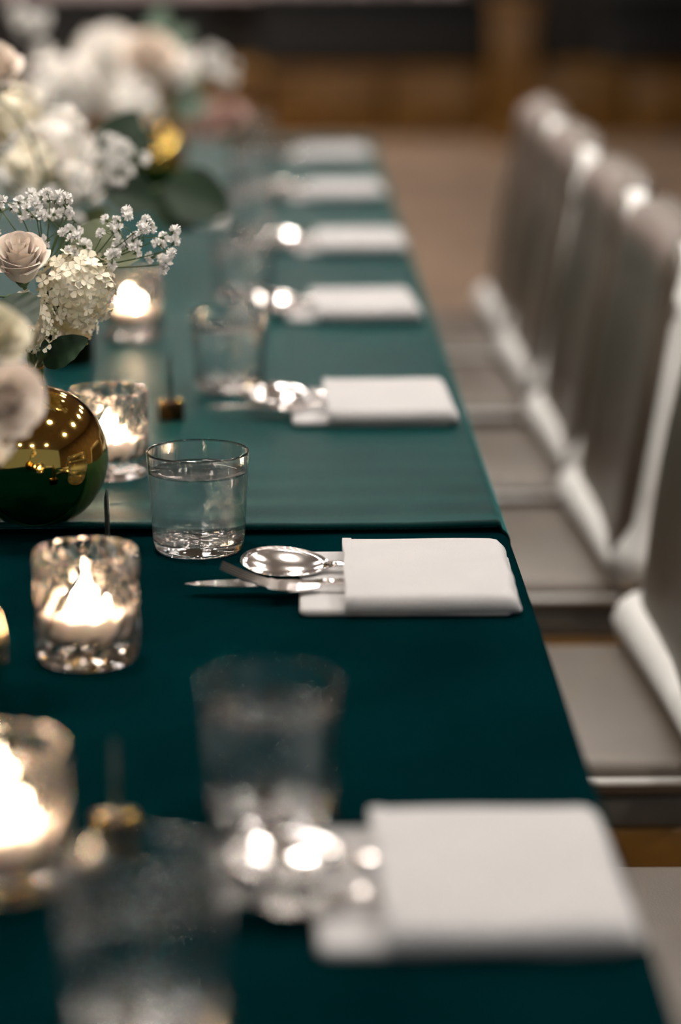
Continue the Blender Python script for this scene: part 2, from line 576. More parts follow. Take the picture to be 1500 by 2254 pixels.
def slab_soft(name, x0, x1, y0, y1, z0, z1, seed, nx=26, ny=20, wob=0.0012, bulge=0.002):
    """folded cloth layer: soft-edged slab with slightly uneven outline"""
    v, f = [], []
    hz = (z1 - z0) / 2
    prof = [(-1.0, -0.55), (-1.0, 0.55), (-0.75, 0.92)]   # rounded edge, handled below
    cx, cy = (x0 + x1) / 2, (y0 + y1) / 2
    hx, hy = (x1 - x0) / 2, (y1 - y0) / 2
    rings = []
    r = hz
    # loops from the outer edge to the inside, top and bottom
    edge = []
    for a in (-90, -60, -30, 0, 30, 60, 90):
        edge.append((1 - cos(R(a)), sin(R(a))))

    def loop(ins, zz):
        pts = []
        ex, ey = hx - ins, hy - ins
        rc = 0.006
        for (sx, sy, a0) in ((1, 1, 0), (-1, 1, 90), (-1, -1, 180), (1, -1, 270)):
            for k in range(5):
                a = R(a0 + 90 * k / 4)
                pts.append((cx + sx * (ex - rc) + rc * cos(a), cy + sy * (ey - rc) + rc * sin(a)))
        # subdivide long sides
        out = []
        for a, b in zip(pts, pts[1:] + pts[:1]):
            L = math.hypot(b[0] - a[0], b[1] - a[1])
            m = max(1, int(L / 0.012))
            for q in range(m):
                out.append((a[0] + (b[0] - a[0]) * q / m, a[1] + (b[1] - a[1]) * q / m))
        res = []
        for (x, y) in out:
            n1 = noise.noise(Vector((x * 22 + seed, y * 22, seed)))
            n2 = noise.noise(Vector((x * 22, y * 22 + seed, -seed)))
            res.append((x + wob * n1, y + wob * n2, zz))
        return res
    loops = [loop(r * (e[0]) * 0.8, (z0 + z1) / 2 + hz * e[1]) for e in edge]
    n = len(loops[0])
    loops = [l for l in loops]
    for l in loops:
        # counts may differ by rounding of the side lengths
        while len(l) > n:
            l.pop()
        while len(l) < n:
            l.append(l[-1])
        rings.append(len(v))
        v += l
    for a, b in zip(rings, rings[1:]):
        for k in range(n):
            k2 = (k + 1) % n
            f.append((a + k, a + k2, b + k2, b + k))
    # caps: shrink towards the centre line with a soft bulge
    top = loops[-1]
    prev = rings[-1]
    for s, lift in ((0.85, 0.5), (0.6, 0.85), (0.3, 1.0)):
        base = len(v)
        for (x, y, z) in top:
            xx, yy = cx + (x - cx) * s, cy + (y - cy) * s
            v.append((xx, yy, z + bulge * lift * (0.7 + 0.6 * noise.noise(Vector((xx * 18, yy * 18, seed))))))
        for k in range(n):
            k2 = (k + 1) % n
            f.append((prev + k, prev + k2, base + k2, base + k))
        prev = base
    f.append(tuple(range(prev, prev + n)))
    f.append(tuple(reversed(range(rings[0], rings[0] + n))))
    return me(name, v, f)


def pocket_mesh(name, x0, x1, y0, y1, z0, z1, seed):
    """hollow front pocket of the folded napkin: a sleeve open at the left end, closed at the right"""
    th = 0.0022
    h = z1 - z0
    outer, inner = [], []
    rr = min(0.007, h * 0.8)
    for a in (180, 150, 120, 90):
        outer.append((y0 + rr + rr * cos(R(a)), z1 - rr + rr * sin(R(a))))
        inner.append((y0 + rr + (rr - th) * cos(R(a)), z1 - rr + (rr - th) * sin(R(a))))
    for k in range(1, 16):
        y = y0 + rr + (y1 - y0 - 2 * rr) * k / 16
        bl = 0.0022 * sin(pi * k / 16)
        outer.append((y, z1 + bl))
        inner.append((y, z1 - th + bl))
    for a in (90, 60, 30, 0):
        outer.append((y1 - rr + rr * cos(R(a)), z1 - rr + rr * sin(R(a))))
        inner.append((y1 - rr + (rr - th) * cos(R(a)), z1 - rr + (rr - th) * sin(R(a))))
    outer = [(y0, z0)] + outer + [(y1, z0)]
    inner = [(y0 + th, z0)] + inner + [(y1 - th, z0)]
    sec = outer + inner[::-1]
    n = len(sec)
    v, f = [], []
    NXs = 24
    for j in range(NXs + 1):
        t = j / NXs
        x = x0 + (x1 - x0) * t
        k_end = 1.0
        zsq = 0.0
        if t > 0.93:
            q = (t - 0.93) / 0.07
            zsq = q * q
        for (y, z) in sec:
            n1 = noise.noise(Vector((x * 20 + seed, y * 20, z * 10)))
            ym = (y0 + y1) / 2
            xw = x + 0.0025 * noise.noise(Vector((y * 25, seed, t)))
            zz = z0 + (z - z0) * (1 - 0.45 * zsq)
            yy = ym + (y - ym) * (1 - 0.02 * zsq + 0.012 * noise.noise(Vector((x * 14, seed * 2, y * 3))))
            v.append((xw, yy, zz + (0.0008 * n1 if z > z0 + 0.002 else 0)))
    for j in range(NXs):
        for k in range(n):
            k2 = (k + 1) % n
            f.append((j * n + k, (j + 1) * n + k, (j + 1) * n + k2, j * n + k2))
    f.append(tuple(range(n)))
    # closed right end: outer outline of the last ring
    last = NXs * n
    no = len(outer)
    f.append(tuple(reversed([last + k for k in range(no)])))
    return me(name, v, f)


def fork_mesh():
    b_v, b_f = [], []
    # local: tip towards -x, handle towards +x ; curved neck, four tines
    def sheet(pts, th=0.0016):
        """pts: rows of (x, ya, yb, z)"""
        base = len(b_v)
        for (x, ya, yb, z) in pts:
            b_v.extend([(x, ya, z), (x, yb, z), (x, yb, z + th), (x, ya, z + th)])
        for j in range(len(pts) - 1):
            for k in range(4):
                k2 = (k + 1) % 4
                b_f.append((base + j * 4 + k, base + (j + 1) * 4 + k, base + (j + 1) * 4 + k2, base + j * 4 + k2))
        b_f.append((base, base + 1, base + 2, base + 3))
        e = base + (len(pts) - 1) * 4
        b_f.append((e + 3, e + 2, e + 1, e))

    def zc(x):     # side profile: tips up, shoulder down, neck up
        return 0.004 + 0.016 * max(0, (-(x) - 0.020) / 0.050) ** 1.5 + 0.004 * max(0, (x + 0.01) / 0.05)
    for k in range(4):
        yc = -0.009 + 0.006 * k
        rows = []
        for j in range(8):
            x = -0.070 + 0.038 * j / 7
            w = 0.0012 + 0.0005 * j / 7
            rows.append((x, yc - w, yc + w, zc(x)))
        sheet(rows)
    rows = []
    for j in range(12):
        t = j / 11
        x = -0.034 + 0.040 * t
        w = 0.0112 * (1 - t) ** 0.7 + 0.0032
        rows.append((x, -w, w, zc(x)))
    sheet(rows)
    rows = []
    for j in range(10):
        t = j / 9
        x = 0.004 + 0.10 * t
        w = 0.0032 + 0.004 * t
        rows.append((x, -w, w, zc(0.006) * (1 - t) + 0.006 * t + 0.001))
    sheet(rows, 0.0022)
    return me('fork', b_v, b_f, False)


def spoon_mesh():
    v, f = [], []
    # bowl centre at x=-0.035, half-length 0.031, half-width 0.021
    nr, na = 7, 36
    for s, dz in ((1, 0.0), (-1, -0.0014)):
        base = len(v)
        v.append((-0.034, 0, -0.0075 + dz))
        for r in range(1, nr + 1):
            q = r / nr
            for k in range(na):
                a = 2 * pi * k / na
                egg = 1 + 0.10 * cos(a)
                x = -0.034 + 0.031 * q * cos(a)
                y = 0.0215 * q * sin(a) * (1 - 0.12 * cos(a))
                z = -0.0075 * (1 - q ** 2.2) + dz * (1 if r < nr else 0.9)
                v.append((x, y, z))
        for k in range(na):
            k2 = (k + 1) % na
            tri = (base, base + 1 + k, base + 1 + k2)
            f.append(tri if s > 0 else tri[::-1])
            for r in range(nr - 1):
                a0 = base + 1 + r * na
                qd = (a0 + k, a0 + na + k, a0 + na + k2, a0 + k2)
                f.append(qd if s > 0 else qd[::-1])
    top = 1 + (nr - 1) * na
    bot = (1 + nr * na) + 1 + (nr - 1) * na
    for k in range(na):
        k2 = (k + 1) % na
        f.append((top + k, bot + k, bot + k2, top + k2))
    path = [(-0.006, 0, -0.001), (0.004, 0, 0.0015), (0.016, 0, 0.002), (0.03, 0, 0.0), (0.06, 0, -0.003), (0.12, 0, -0.004)]
    tube_data(path, [0.0045, 0.0036, 0.0034, 0.0036, 0.005, 0.007], 10, v, f, flat=0.38)
    return me('spoon', v, f)


def knife_blade():
    v, f = [], []
    for j in range(14):
        t = j / 13
        x = -0.085 + 0.105 * t
        w0 = -0.009 * min(1, (t * 3.2) ** 0.6)
        w1 = 0.007 * min(1, (t * 6) ** 0.5)
        th = 0.0004 + 0.0010 * min(1, t * 3)
        # stands on its edge slightly: blade plane tilted
        v += [(x, w0, 0.0006), (x, w1, 0.001), (x, w1, 0.001 + 2 * th), (x, w0, 0.0012)]
    for j in range(13):
        for k in range(4):
            k2 = (k + 1) % 4
            f.append((j * 4 + k, (j + 1) * 4 + k, (j + 1) * 4 + k2, j * 4 + k2))
    f.append((0, 1, 2, 3))
    f.append((55, 54, 53, 52))
    return me('blade', v, f, False)


FORK, SPOON, BLADE = fork_mesh(), spoon_mesh(), knife_blade()
KHANDLE = tube('handle', [(0.015, 0, 0.003), (0.03, 0, 0.003), (0.07, 0, 0.003), (0.11, 0, 0.003)], [0.005, 0.0058, 0.006, 0.0065], 10, flat=0.5)

ordinal = ['nearest', 'second nearest', 'third nearest', 'fourth nearest', 'fifth nearest', 'second furthest', 'furthest']
NX_, NY_ = 0.0, 0.0
settings = [  # x of the napkin's right edge, y centre, turn (deg), sharpness note
    (0.176, 1.205, 1.0), (0.172, 1.792, -0.5), (0.168, 2.432, 1.0), (0.163, 3.035, 2.5), (0.176, 3.610, 1.0), (0.168, 4.250, 1.5), (0.168, 4.860, 0.5)]
nap_variants = []
for i, (xr, yc, rz) in enumerate(settings):
    z = surf(yc)
    t = empty('napkin', (xr, yc, z), R(rz))
    tag(t, ordinal[i] + ' ivory folded napkin pouch in the row along the table edge', 'napkin', 'folded napkins')
    if i < 3:
        a = slab_soft('inner_fold', -0.163, -0.004, -0.083, 0.080, 0.0, 0.0062, 3.1 + i * 5.7)
        b = pocket_mesh('pocket', -0.128, 0.0, -0.086, 0.084, 0.0045, 0.0170, 1.7 + i * 3.3)
        c = slab_soft('back_fold', -0.158, 0.003, -0.080, 0.070, 0.0010, 0.0050, 8.1 + i * 2.2)
        h = pocket_mesh('hem', -0.1288, -0.1215, -0.0868, 0.0848, 0.0045, 0.0177, 1.7 + i * 3.3)
        nap_variants.append((a, b, c, h))
    a, b, c, h = nap_variants[i] if i < 3 else nap_variants[1 + i % 2]
    ob('inner_fold', a, M['napkin'], t)
    pk = ob('pocket', b, M['napkin'], t)
    ob('hem', h, M['napkin'], pk)
    ob('back_fold', c, M['napkin'], t)
    # cutlery lying in the pocket, tips to the left
    ca = Matrix.Rotation(R(rz), 4, 'Z')

    def at(dx, dy, dz):
        p = ca @ Vector((dx, dy, 0))
        return (xr + p.x, yc + p.y, z + dz)
    s = ob('spoon', SPOON, M['steel'], loc=at(-0.137, 0.014, 0.0130), rot=(R(12), R(2.6), R(rz - 9)), scale=1.12)
    tag(s, 'polished steel spoon lying in the ' + ordinal[i] + ' napkin pouch', 'spoon', 'spoons in the napkins')
    fk = ob('fork', FORK, M['steel'], loc=at(-0.152, -0.040, 0.0055), rot=(0, 0, R(rz - 4)))
    tag(fk, 'polished steel fork lying in the ' + ordinal[i] + ' napkin pouch', 'fork', 'forks in the napkins')
    kn = empty('knife', at(-0.166, -0.022, 0.0066))
    kn.rotation_euler = (R(-7), R(0.5), R(rz + 1))
    tag(kn, 'polished steel knife lying in the ' + ordinal[i] + ' napkin pouch', 'knife', 'knives in the napkins')
    ob('blade', BLADE, M['steel'], kn)
    ob('handle', KHANDLE, M['steel'], kn)

# ------------------------------------------------------------------ drinking glasses
GH = 0.0835
outer = [(0.0, 0.0005), (0.030, 0.0), (0.0345, 0.0012), (0.0365, 0.005), (0.0375, 0.012), (0.0392, 0.040), (0.0408, 0.070), (0.0416, GH - 0.0022), (0.0417, GH - 0.0013), (0.0414, GH - 0.0005), (0.0409, GH)]
inner = [(0.0404, GH - 0.0003), (0.0400, GH - 0.0010), (0.0399, GH - 0.0022), (0.0393, 0.070), (0.0377, 0.040), (0.0361, 0.016), (0.034, 0.0105), (0.029, 0.0092), (0.0, 0.0088)]
GLASS = lathe('cup', outer + inner, 64)
WATER = lathe('water', [(0.0, 0.0090), (0.029, 0.0094), (0.0341, 0.0107), (0.0363, 0.0162), (0.0379, 0.040), (0.0391, 0.0655), (0.0391, 0.0672), (0.0378, 0.0664), (0.030, 0.0660), (0.0, 0.0660)], 64)
glasses = [(-0.010, 1.314, 'nearest napkin'), (-0.072, 1.901, 'sharp, second nearest napkin'), (-0.061, 2.537, 'third nearest napkin'),
           (-0.056, 3.13, 'fourth'), (-0.055, 3.72, 'fifth'), (-0.06, 4.33, 'sixth'), (-0.06, 4.93, 'seventh'), (-0.068, 1.046, 'corner')]
glabels = ['blurred water tumbler standing left of the nearest napkin', 'sharp clear water tumbler in focus beside the spoon',
           'blurred water tumbler left of the third nearest napkin', 'soft water tumbler left of the fourth nearest napkin',
           'soft water tumbler left of the fifth nearest napkin', 'soft water tumbler left of the second furthest napkin',
           'soft water tumbler left of the furthest napkin', 'very blurred water tumbler cut by the bottom edge of the picture']
for i, (x, y, _) in enumerate(glasses):
    t = empty('water_glass', (x, y, surf(y)), R(37 * i))
    tag(t, glabels[i], 'glass', 'water tumblers on the table')
    ob('cup', GLASS, M['glass'], t)
    ob('water', WATER, M['water'], t)


# ------------------------------------------------------------------ votive candles in cut glass
def cut_cup(seed):
    random.seed(seed)
    n = 28
    v, f = [], []
    H_ = 0.078
    rows = 12
    rings = []
    # bottom centre
    v.append((0, 0, 0.0006))
    bc = 0
    ring0 = []
    for k in range(n):
        a = 2 * pi * k / n
        ring0.append(len(v))
        v.append((0.0335 * cos(a), 0.0335 * sin(a), 0.0))
    rings.append(ring0)
    for j in range(rows + 1):
        t = j / rows
        ring = []
        for k in range(n):
            a = 2 * pi * (k + (0.5 if j % 2 else 0)) / n
            r = (0.0370 if (k + (j // 2)) % 2 else 0.0346) - 0.0006 * sin(pi * t) + random.uniform(-0.0007, 0.0007)
            if j == 0:
                r = 0.0352
            if j == rows:
                r = 0.0350 + random.uniform(-0.0005, 0.0005)
            z = 0.003 + (H_ - 0.003) * t + (random.uniform(-0.0014, 0.0014) if 0 < j < rows else random.uniform(-0.0004, 0.0006))
            ring.append(len(v))
            v.append((r * cos(a), r * sin(a), z))
        rings.append(ring)
    # inner wall, smooth, from the rim down to a thick floor
    for (r, z) in ((0.0318, H_ - 0.0006), (0.0310, H_ - 0.004), (0.0303, 0.05), (0.0295, 0.022), (0.027, 0.0172), (0.020, 0.016)):
        ring = []
        for k in range(n):
            a = 2 * pi * (k + (0.5 if rows % 2 else 0)) / n
            ring.append(len(v))
            v.append((r * cos(a), r * sin(a), z))
        rings.append(ring)
    for k in range(n):
        f.append((bc, ring0[(k + 1) % n], ring0[k]))
    for j, (a, b) in enumerate(zip(rings, rings[1:])):
        for k in range(n):
            k2 = (k + 1) % n
            if 1 <= j <= rows:
                if j % 2:      # triangles give the cut facets
                    f.append((a[k], a[k2], b[k]))
                    f.append((a[k2], b[k2], b[k]))
                else:
                    f.append((a[k], a[k2], b[k2]))
                    f.append((a[k], b[k2], b[k]))
            else:
                f.append((a[k], a[k2], b[k2], b[k]))
    c = len(v)
    v.append((0, 0, 0.0158))
    last = rings[-1]
    for k in range(n):
        f.append((last[k], last[(k + 1) % n], c))
    return me('votive_cup', v, f, False)


WAX = lathe('wax', [(0.0, 0.0002), (0.0245, 0.0006), (0.0262, 0.0030), (0.0268, 0.0170), (0.0255, 0.0178), (0.020, 0.0160), (0.006, 0.0152), (0.0, 0.0152)], 32)
WICK = tube('wick', [(0, 0, 0.0148), (0.0003, 0, 0.018), (0.001, 0.0004, 0.0205)], 0.0007, 6)
FLAME = lathe('flame', [(0.0, 0.0190), (0.0028, 0.0210), (0.0043, 0.0245), (0.0045, 0.0275), (0.0036, 0.0320), (0.0022, 0.0365), (0.0009, 0.0400), (0.0, 0.0420)], 16)
votives = [(-0.140, 1.618, 'cut-glass votive holder in front of the brass sphere vase, left of the sharp tumbler'),
           (-0.154, 1.224, 'large blurred cut-glass votive holder at the left edge of the picture'),
           (-0.162, 2.155, 'cut-glass votive holder just behind the brass sphere vase'),
           (-0.183, 2.857, 'soft glowing cut-glass votive holder behind the small white sprays')]
cl = ['lit white candle inside the votive left of the sharp tumbler', 'lit white candle inside the large blurred votive at the left edge',
      'lit white candle inside the votive just behind the brass sphere vase', 'lit white candle inside the soft votive behind the small white sprays']
for i, (x, y, lab) in enumerate(votives):
    z = surf(y)
    c = ob('votive_holder', cut_cup(11 + i), M['cut_glass'], loc=(x, y, z), rot=(0, 0, 0.7 * i))
    tag(c, lab, 'candle holder', 'cut-glass votive holders')
    t = empty('votive_candle', (x, y, z + 0.0162))
    tag(t, cl[i], 'candle', 'candles in the votive holders')
    wx = ob('wax', WAX, M['wax'], t)
    ob('wick', WICK, M['wick'], wx)
    ob('flame', FLAME, M['flame'], wx)

# ------------------------------------------------------------------ place-card holders
CARD = None
cards = [(-0.142, 1.845, 10, 'dark slim card on a brass block behind the votive left of the sharp tumbler'),
         (-0.097, 1.267, 10, 'very blurred dark card on a brass block behind the bottom tumbler'),
         (-0.117, 2.385, 9, 'dark slim card on a small brass block behind the sharp tumbler')]
blk = box('block', -0.0125, 0.0125, -0.009, 0.009, 0.0, 0.020, 0.0012)
cv = []
for s in (-0.0006, 0.0006):
    cv += [(s, -0.016, 0.0), (s, 0.016, 0.0), (s, 0.013, 0.036), (s, -0.004, 0.048), (s, -0.015, 0.030)]
cf = [(0, 1, 2, 3, 4), (9, 8, 7, 6, 5)] + [(k, k + 5, (k + 1) % 5 + 5, (k + 1) % 5) for k in range(5)]
cardm = me('card', cv, cf, False)
for (x, y, a, lab) in cards:
    t = empty('card_holder', (x, y, surf(y)), R(a))
    tag(t, lab, 'card holder', 'small card holders')
    bk = ob('block', blk, M['bronze'], t)
    ob('card', cardm, M['card'], t, loc=(0, 0, 0.019))
    for s in (-1, 1):  # gold discs stand in for light glinting off the block's top
        ob('gold_glint', lathe('gold_glint', [(0, 0.0), (0.0045, 0.0), (0.0042, 0.0012), (0.0, 0.0018)], 16), M['gold'], bk, loc=(s * 0.0075, -0.004, 0.0198))

fm = slab_soft('folded_paper', -0.036, 0.036, -0.05, 0.05, 0.0, 0.010, 5.5)
o = ob('folded_paper', fm, M['paper'], loc=(-0.132, 3.90, surf(3.9)), rot=(0, 0, R(4)))
tag(o, 'small white folded paper lying on the teal cloth below the big dark leaf', 'paper')


# ------------------------------------------------------------------ vases
def sphere_vase(x, y, r, lab, nm='sphere_vase'):
    t = empty(nm, (x, y, surf(y)))
    tag(t, lab, 'vase', 'brass vases down the table')
    prof = [(0.0, 0.0), (r * 0.30, 0.0)]
    for k in range(1, 25):
        a = R(-72 + (72 + 79) * k / 24)
        prof.append((r * cos(a), r * sin(a) + r * 0.955))
    ob('body', lathe('body', prof, 72), M['gold'], t)
    zt = r * 0.955 + r * sin(R(79))
    rn = r * cos(R(79)) * 0.78
    ob('neck', lathe('neck', [(rn * 1.35, zt - 0.001), (rn * 1.02, zt + 0.002), (rn, zt + 0.006), (rn, zt + 0.016), (rn * 1.08, zt + 0.0175), (rn * 0.85, zt + 0.0175), (rn * 0.82, zt + 0.004), (rn * 0.8, zt - 0.001)], 40), M['gold'], t)
    return Vector((x, y, surf(y) + zt + 0.010))


N1 = sphere_vase(-0.210, 1.973, 0.0605, 'shiny brass sphere vase in focus at the left edge')
N0 = sphere_vase(-0.2385, 1.457, 0.0605, 'brass sphere vase nearest the camera, barely showing at the left edge')
N3 = sphere_vase(-0.236, 4.307, 0.0605, 'blurred brass sphere vase far down the table behind dark leaves')
t = empty('cylinder_vase', (-0.246, 2.690, surf(2.69)))
tag(t, 'dark bronze cylinder vase behind the sharp brass sphere vase', 'vase')
ob('body', lathe('body', [(0, 0), (0.027, 0), (0.0295, 0.003), (0.0295, 0.10), (0.031, 0.103), (0.0285, 0.103), (0.0275, 0.004), (0, 0.003)], 40), M['bronze'], t)
N2 = Vector((-0.246, 2.690, surf(2.69) + 0.098))


# ------------------------------------------------------------------ flowers
def petal_mesh(t, phi0, Rr, Hh, seed, open_=1.0):
    nu, nv = 10, 9
    v, f = [], []
    Wd = R(100 - 42 * t)
    r_top = Rr * (0.10 + 0.86 * t)
    z_top = Hh * (1.0 - 0.22 * t * t)
    for j in range(nv + 1):
        q = j / nv
        sh = (sin(pi * (0.12 + 0.70 * q))) ** 0.55
        for i in range(nu + 1):
            u = -1 + 2 * i / nu
            ph = phi0 + u * Wd * sh
            wob = noise.noise(Vector((u * 1.5 + seed, q * 1.3, t * 5)))
            r = r_top * q ** 0.42 * (1 + 0.03 * wob) + 0.028 * Rr * u * q
            z = z_top * q ** 1.15 * (1 - 0.09 * u * u * q * q)
            lip = max(0.0, (q - 0.72) / 0.28) ** 2
            r += Rr * (0.03 + 0.16 * t) * open_ * lip
            z -= Hh * (0.01 + 0.07 * t) * open_ * lip
            v.append((r * cos(ph), r * sin(ph), z + Hh * 0.015 * wob))
    for j in range(nv):
        for i in range(nu):
            a = j * (nu + 1) + i
            f.append((a, a + 1, a + nu + 2, a + nu + 1))
    return me('petal', v, f)


def rose_petals(seed, n=20, Rr=1.0, Hh=1.75):
    out = []
    for k in range(n):
        t = (k / (n - 1)) ** 0.85
        out.append(petal_mesh(t, k * 2.39996 + seed, Rr, Hh * (0.86 + 0.14 * (1 - t)), seed + k, 1.0))
    return out


ROSES = [rose_petals(0.3), rose_petals(2.9), rose_petals(5.1)]


def orient(d):
    return Vector(d).normalized().to_track_quat('Z', 'Y')


def stem_to(parent, root_q, root_loc, start_w, neck, r=0.0016, sag=0.3):
    """stem from a head (at world start) down into the vase mouth, modelled in the head's local space"""
    M4 = Matrix.Translation(root_loc) @ root_q.to_matrix().to_4x4()
    inv = M4.inverted()
    nk = Vector(neck) + Vector((random.uniform(-0.003, 0.003), random.uniform(-0.003, 0.003), -0.012))
    sw = Vector(start_w)
    mid = (sw * 0.35 + Vector((neck[0], neck[1], max(neck[2], sw.z))) * 0.65)
    mid.z = min(mid.z, sw.z) if sw.z > neck[2] else neck[2] + 0.02
    path = [inv @ p for p in bez(sw, mid, nk, 8)]
    ob('stem', tube('stem', path, r, 6), M['stem'], parent)


def rose(p, size, m, d, neck, label, variant=0, group='roses in the vases', n=None):
    q = orient(d)
    t = empty('rose', p)
    t.rotation_mode = 'QUATERNION'
    t.rotation_quaternion = q
    tag(t, label, 'flower', group)
    for pm in ROSES[variant][:n]:
        o = bpy.data.objects.new('petal', pm)
        COL.objects.link(o)
        o.parent = t
        o.scale = (size, size, size * 1.18)
        if len(pm.materials) == 0:
            pm.materials.append(None)
        o.material_slots[0].link = 'OBJECT'
        o.material_slots[0].material = m
    cal = ob('calyx', lathe('calyx', [(0, -0.35 * size), (0.16 * size, -0.28 * size), (0.26 * size, -0.08 * size), (0.36 * size, 0.14 * size), (0.30 * size, 0.12 * size), (0, 0.0)], 12), M['stem'], t)
    if neck is not None:
        stem_to(t, q, p, Vector(p) + q @ Vector((0, 0, -0.3 * size)), neck, 0.0019)
    return t


# four-petalled floret used by the hydrangea heads
def floret_mesh():
    v, f = [], []
    for k in range(4):
        a = k * pi / 2
        b = len(v)
        pts = [(0.05, 0, 0.0), (0.35, 0.30, 0.12), (0.80, 0.42, 0.22), (1.05, 0.0, 0.16), (0.80, -0.42, 0.22), (0.35, -0.30, 0.12), (0.60, 0, 0.10)]
        for (x, y, z) in pts:
            v.append((x * cos(a) - y * sin(a), x * sin(a) + y * cos(a), z))
        for i in range(6):
            f.append((b + i, b + (i + 1) % 6, b + 6))
    b = len(v)
    for (x, y, z) in ((.1, 0, .05), (0, .1, .05), (-.1, 0, .05), (0, -.1, .05), (0, 0, .2)):
        v.append((x, y, z))
    for i in range(4):
        f.append((b + i, b + (i + 1) % 4, b + 4))
    return me('floret', v, f)


FLORET = floret_mesh()


def hydrangea(p, size, m, d, neck, label, n=46, seed=0, fs=0.30):
    random.seed(seed)
    q = orient(d)
    t = empty('hydrangea_bloom', p)
    t.rotation_mode = 'QUATERNION'
    t.rotation_quaternion = q
    tag(t, label, 'flower', 'hydrangea blooms in the vases')
    core = lathe('core', [(0, -0.55 * size), (0.45 * size, -0.40 * size), (0.70 * size, 0.0), (0.60 * size, 0.40 * size), (0.3 * size, 0.62 * size), (0, 0.70 * size)], 16)
    ob('core', core, m, t)
    for k in range(n):
        zz = 1 - 1.85 * (k + 0.5) / n
        rr = math.sqrt(max(0, 1 - zz * zz))
        a = k * 2.39996 + seed
        dirv = Vector((rr * cos(a), rr * sin(a), zz))
        rad = size * (0.80 + random.uniform(-0.16, 0.20)) * (1 + 0.14 * noise.noise(dirv * 2.2 + Vector((seed, 0, 0))))
        o = bpy.data.objects.new('floret', FLORET)
        COL.objects.link(o)
        o.parent = t
        o.location = dirv * rad
        o.rotation_mode = 'QUATERNION'
        o.rotation_quaternion = orient(dirv + Vector((random.uniform(-.55, .55), random.uniform(-.55, .55), random.uniform(-.55, .55)))) @ Matrix.Rotation(random.uniform(0, 3), 3, 'Z').to_quaternion()
        s = size * fs * random.uniform(0.7, 1.3)
        o.scale = (s, s, s)
        if len(FLORET.materials) == 0:
            FLORET.materials.append(None)
        o.material_slots[0].link = 'OBJECT'
        o.material_slots[0].material = m
    if neck is not None:
        stem_to(t, q, p, Vector(p) + q @ Vector((0, 0, -0.4 * size)), neck, 0.0022)
    return t


def blossom_mesh(seed):
    random.seed(seed)
    v, f = [], []
    for k in range(26):
        zz = 1 - 1.6 * (k + 0.5) / 26
        rr = math.sqrt(max(0, 1 - zz * zz))
        a = k * 2.39996
        d = Vector((rr * cos(a), rr * sin(a), zz + 0.2)).normalized()
        s = d.cross(Vector((0.3, 0.2, 0.9))).normalized()
        w = d.cross(s)
        ang = random.uniform(0, 6)
        s, w = s * cos(ang) + w * sin(ang), w * cos(ang) - s * sin(ang)
        L = random.uniform(0.85, 1.12)
        b = len(v)
        for pnt in (d * 0.1, d * 0.7 * L + s * 0.28, d * L + s * 0.15 + w * 0.14, d * L - s * 0.15 + w * 0.10, d * 0.7 * L - s * 0.28):
            v.append(tuple(pnt))
        f += [(b, b + 1, b + 2), (b, b + 2, b + 3), (b, b + 3, b + 4)]
    # green cup below
    b = len(v)
    n = 6
    for k in range(n):
        v.append((0.3 * cos(2 * pi * k / n), 0.3 * sin(2 * pi * k / n), -0.25))
    v.append((0, 0, -0.95))
    for k in range(n):
        f.append((b + k, b + n, b + (k + 1) % n))
    m = me('blossom', v, f)
    m.materials.append(M['breath'])
    m.materials.append(M['stem'])
    for p in m.polygons[-n:]:
        p.material_index = 1
    return m


BLOSSOMS = [blossom_mesh(s) for s in (1, 2, 3)]


def breath(base, ends, neck, label, spread=0.012, per=4, size=0.0040, seed=0):
    """sprig of gypsophila: branches from base to each end, a few blossoms around each end"""
    random.seed(seed + 50)
    t = empty('babys_breath', base)
    tag(t, label, 'flower', 'gypsophila sprigs in the vases')
    b = Vector(base)
    v, f = [], []
    nk = Vector(neck) + Vector((random.uniform(-.003, .003), random.uniform(-.003, .003), -0.01)) - b
    tube_data(bez(Vector((0, 0, 0)), Vector((nk.x * 0.6, nk.y * 0.6, nk.z * 0.25)), nk, 6), 0.0011, 5, v, f)
    spots = []
    for e in ends:
        e = Vector(e) - b
        mid = e * 0.5 + Vector((0, 0, -0.004))
        tube_data(bez(Vector((0, 0, 0)), mid, e, 5), [0.0008, 0.0008, 0.0007, 0.0006, 0.0005, 0.0005], 5, v, f)
        for k in range(per):
            d = Vector((random.gauss(0, 1), random.gauss(0, 1), random.gauss(0.3, 0.8)))
            d = d * (spread * 0.75)
            q = e + d
            tube_data([e - (d * 0.15), e + d * 0.5, q], [0.0004, 0.0004, 0.0004], 4, v, f)
            spots.append((q, d))
    ob('stem', me('stem', v, f), M['stem'], t)
    for q, d in spots:
        o = bpy.data.objects.new('blossom', random.choice(BLOSSOMS))
        COL.objects.link(o)
        o.parent = t
        o.location = q
        o.rotation_mode = 'QUATERNION'
        o.rotation_quaternion = orient(d + Vector((0, 0, 0.006)))
        s = size * random.uniform(0.75, 1.15)
        o.scale = (s, s, s)
    return t


def leaf_mesh(length, width, bend=0.15, fold=0.18):
    nu, nv = 6, 14
    v, f = [], []
    for j in range(nv + 1):
        q = j / nv
        w = width / 2 * (sin(pi * q ** 0.85)) ** 0.75 + 0.0002
        for i in range(nu + 1):
            u = -1 + 2 * i / nu
            x = u * w
            y = length * q
            z = fold * abs(u) * w - bend * length * q * q + 0.0008 * sin(q * 26) * abs(u)
            v.append((x, y, z))
    for j in range(nv):
        for i in range(nu):
            a = j * (nu + 1) + i
            f.append((a, a + 1, a + nu + 2, a + nu + 1))
    return me('leaf', v, f)


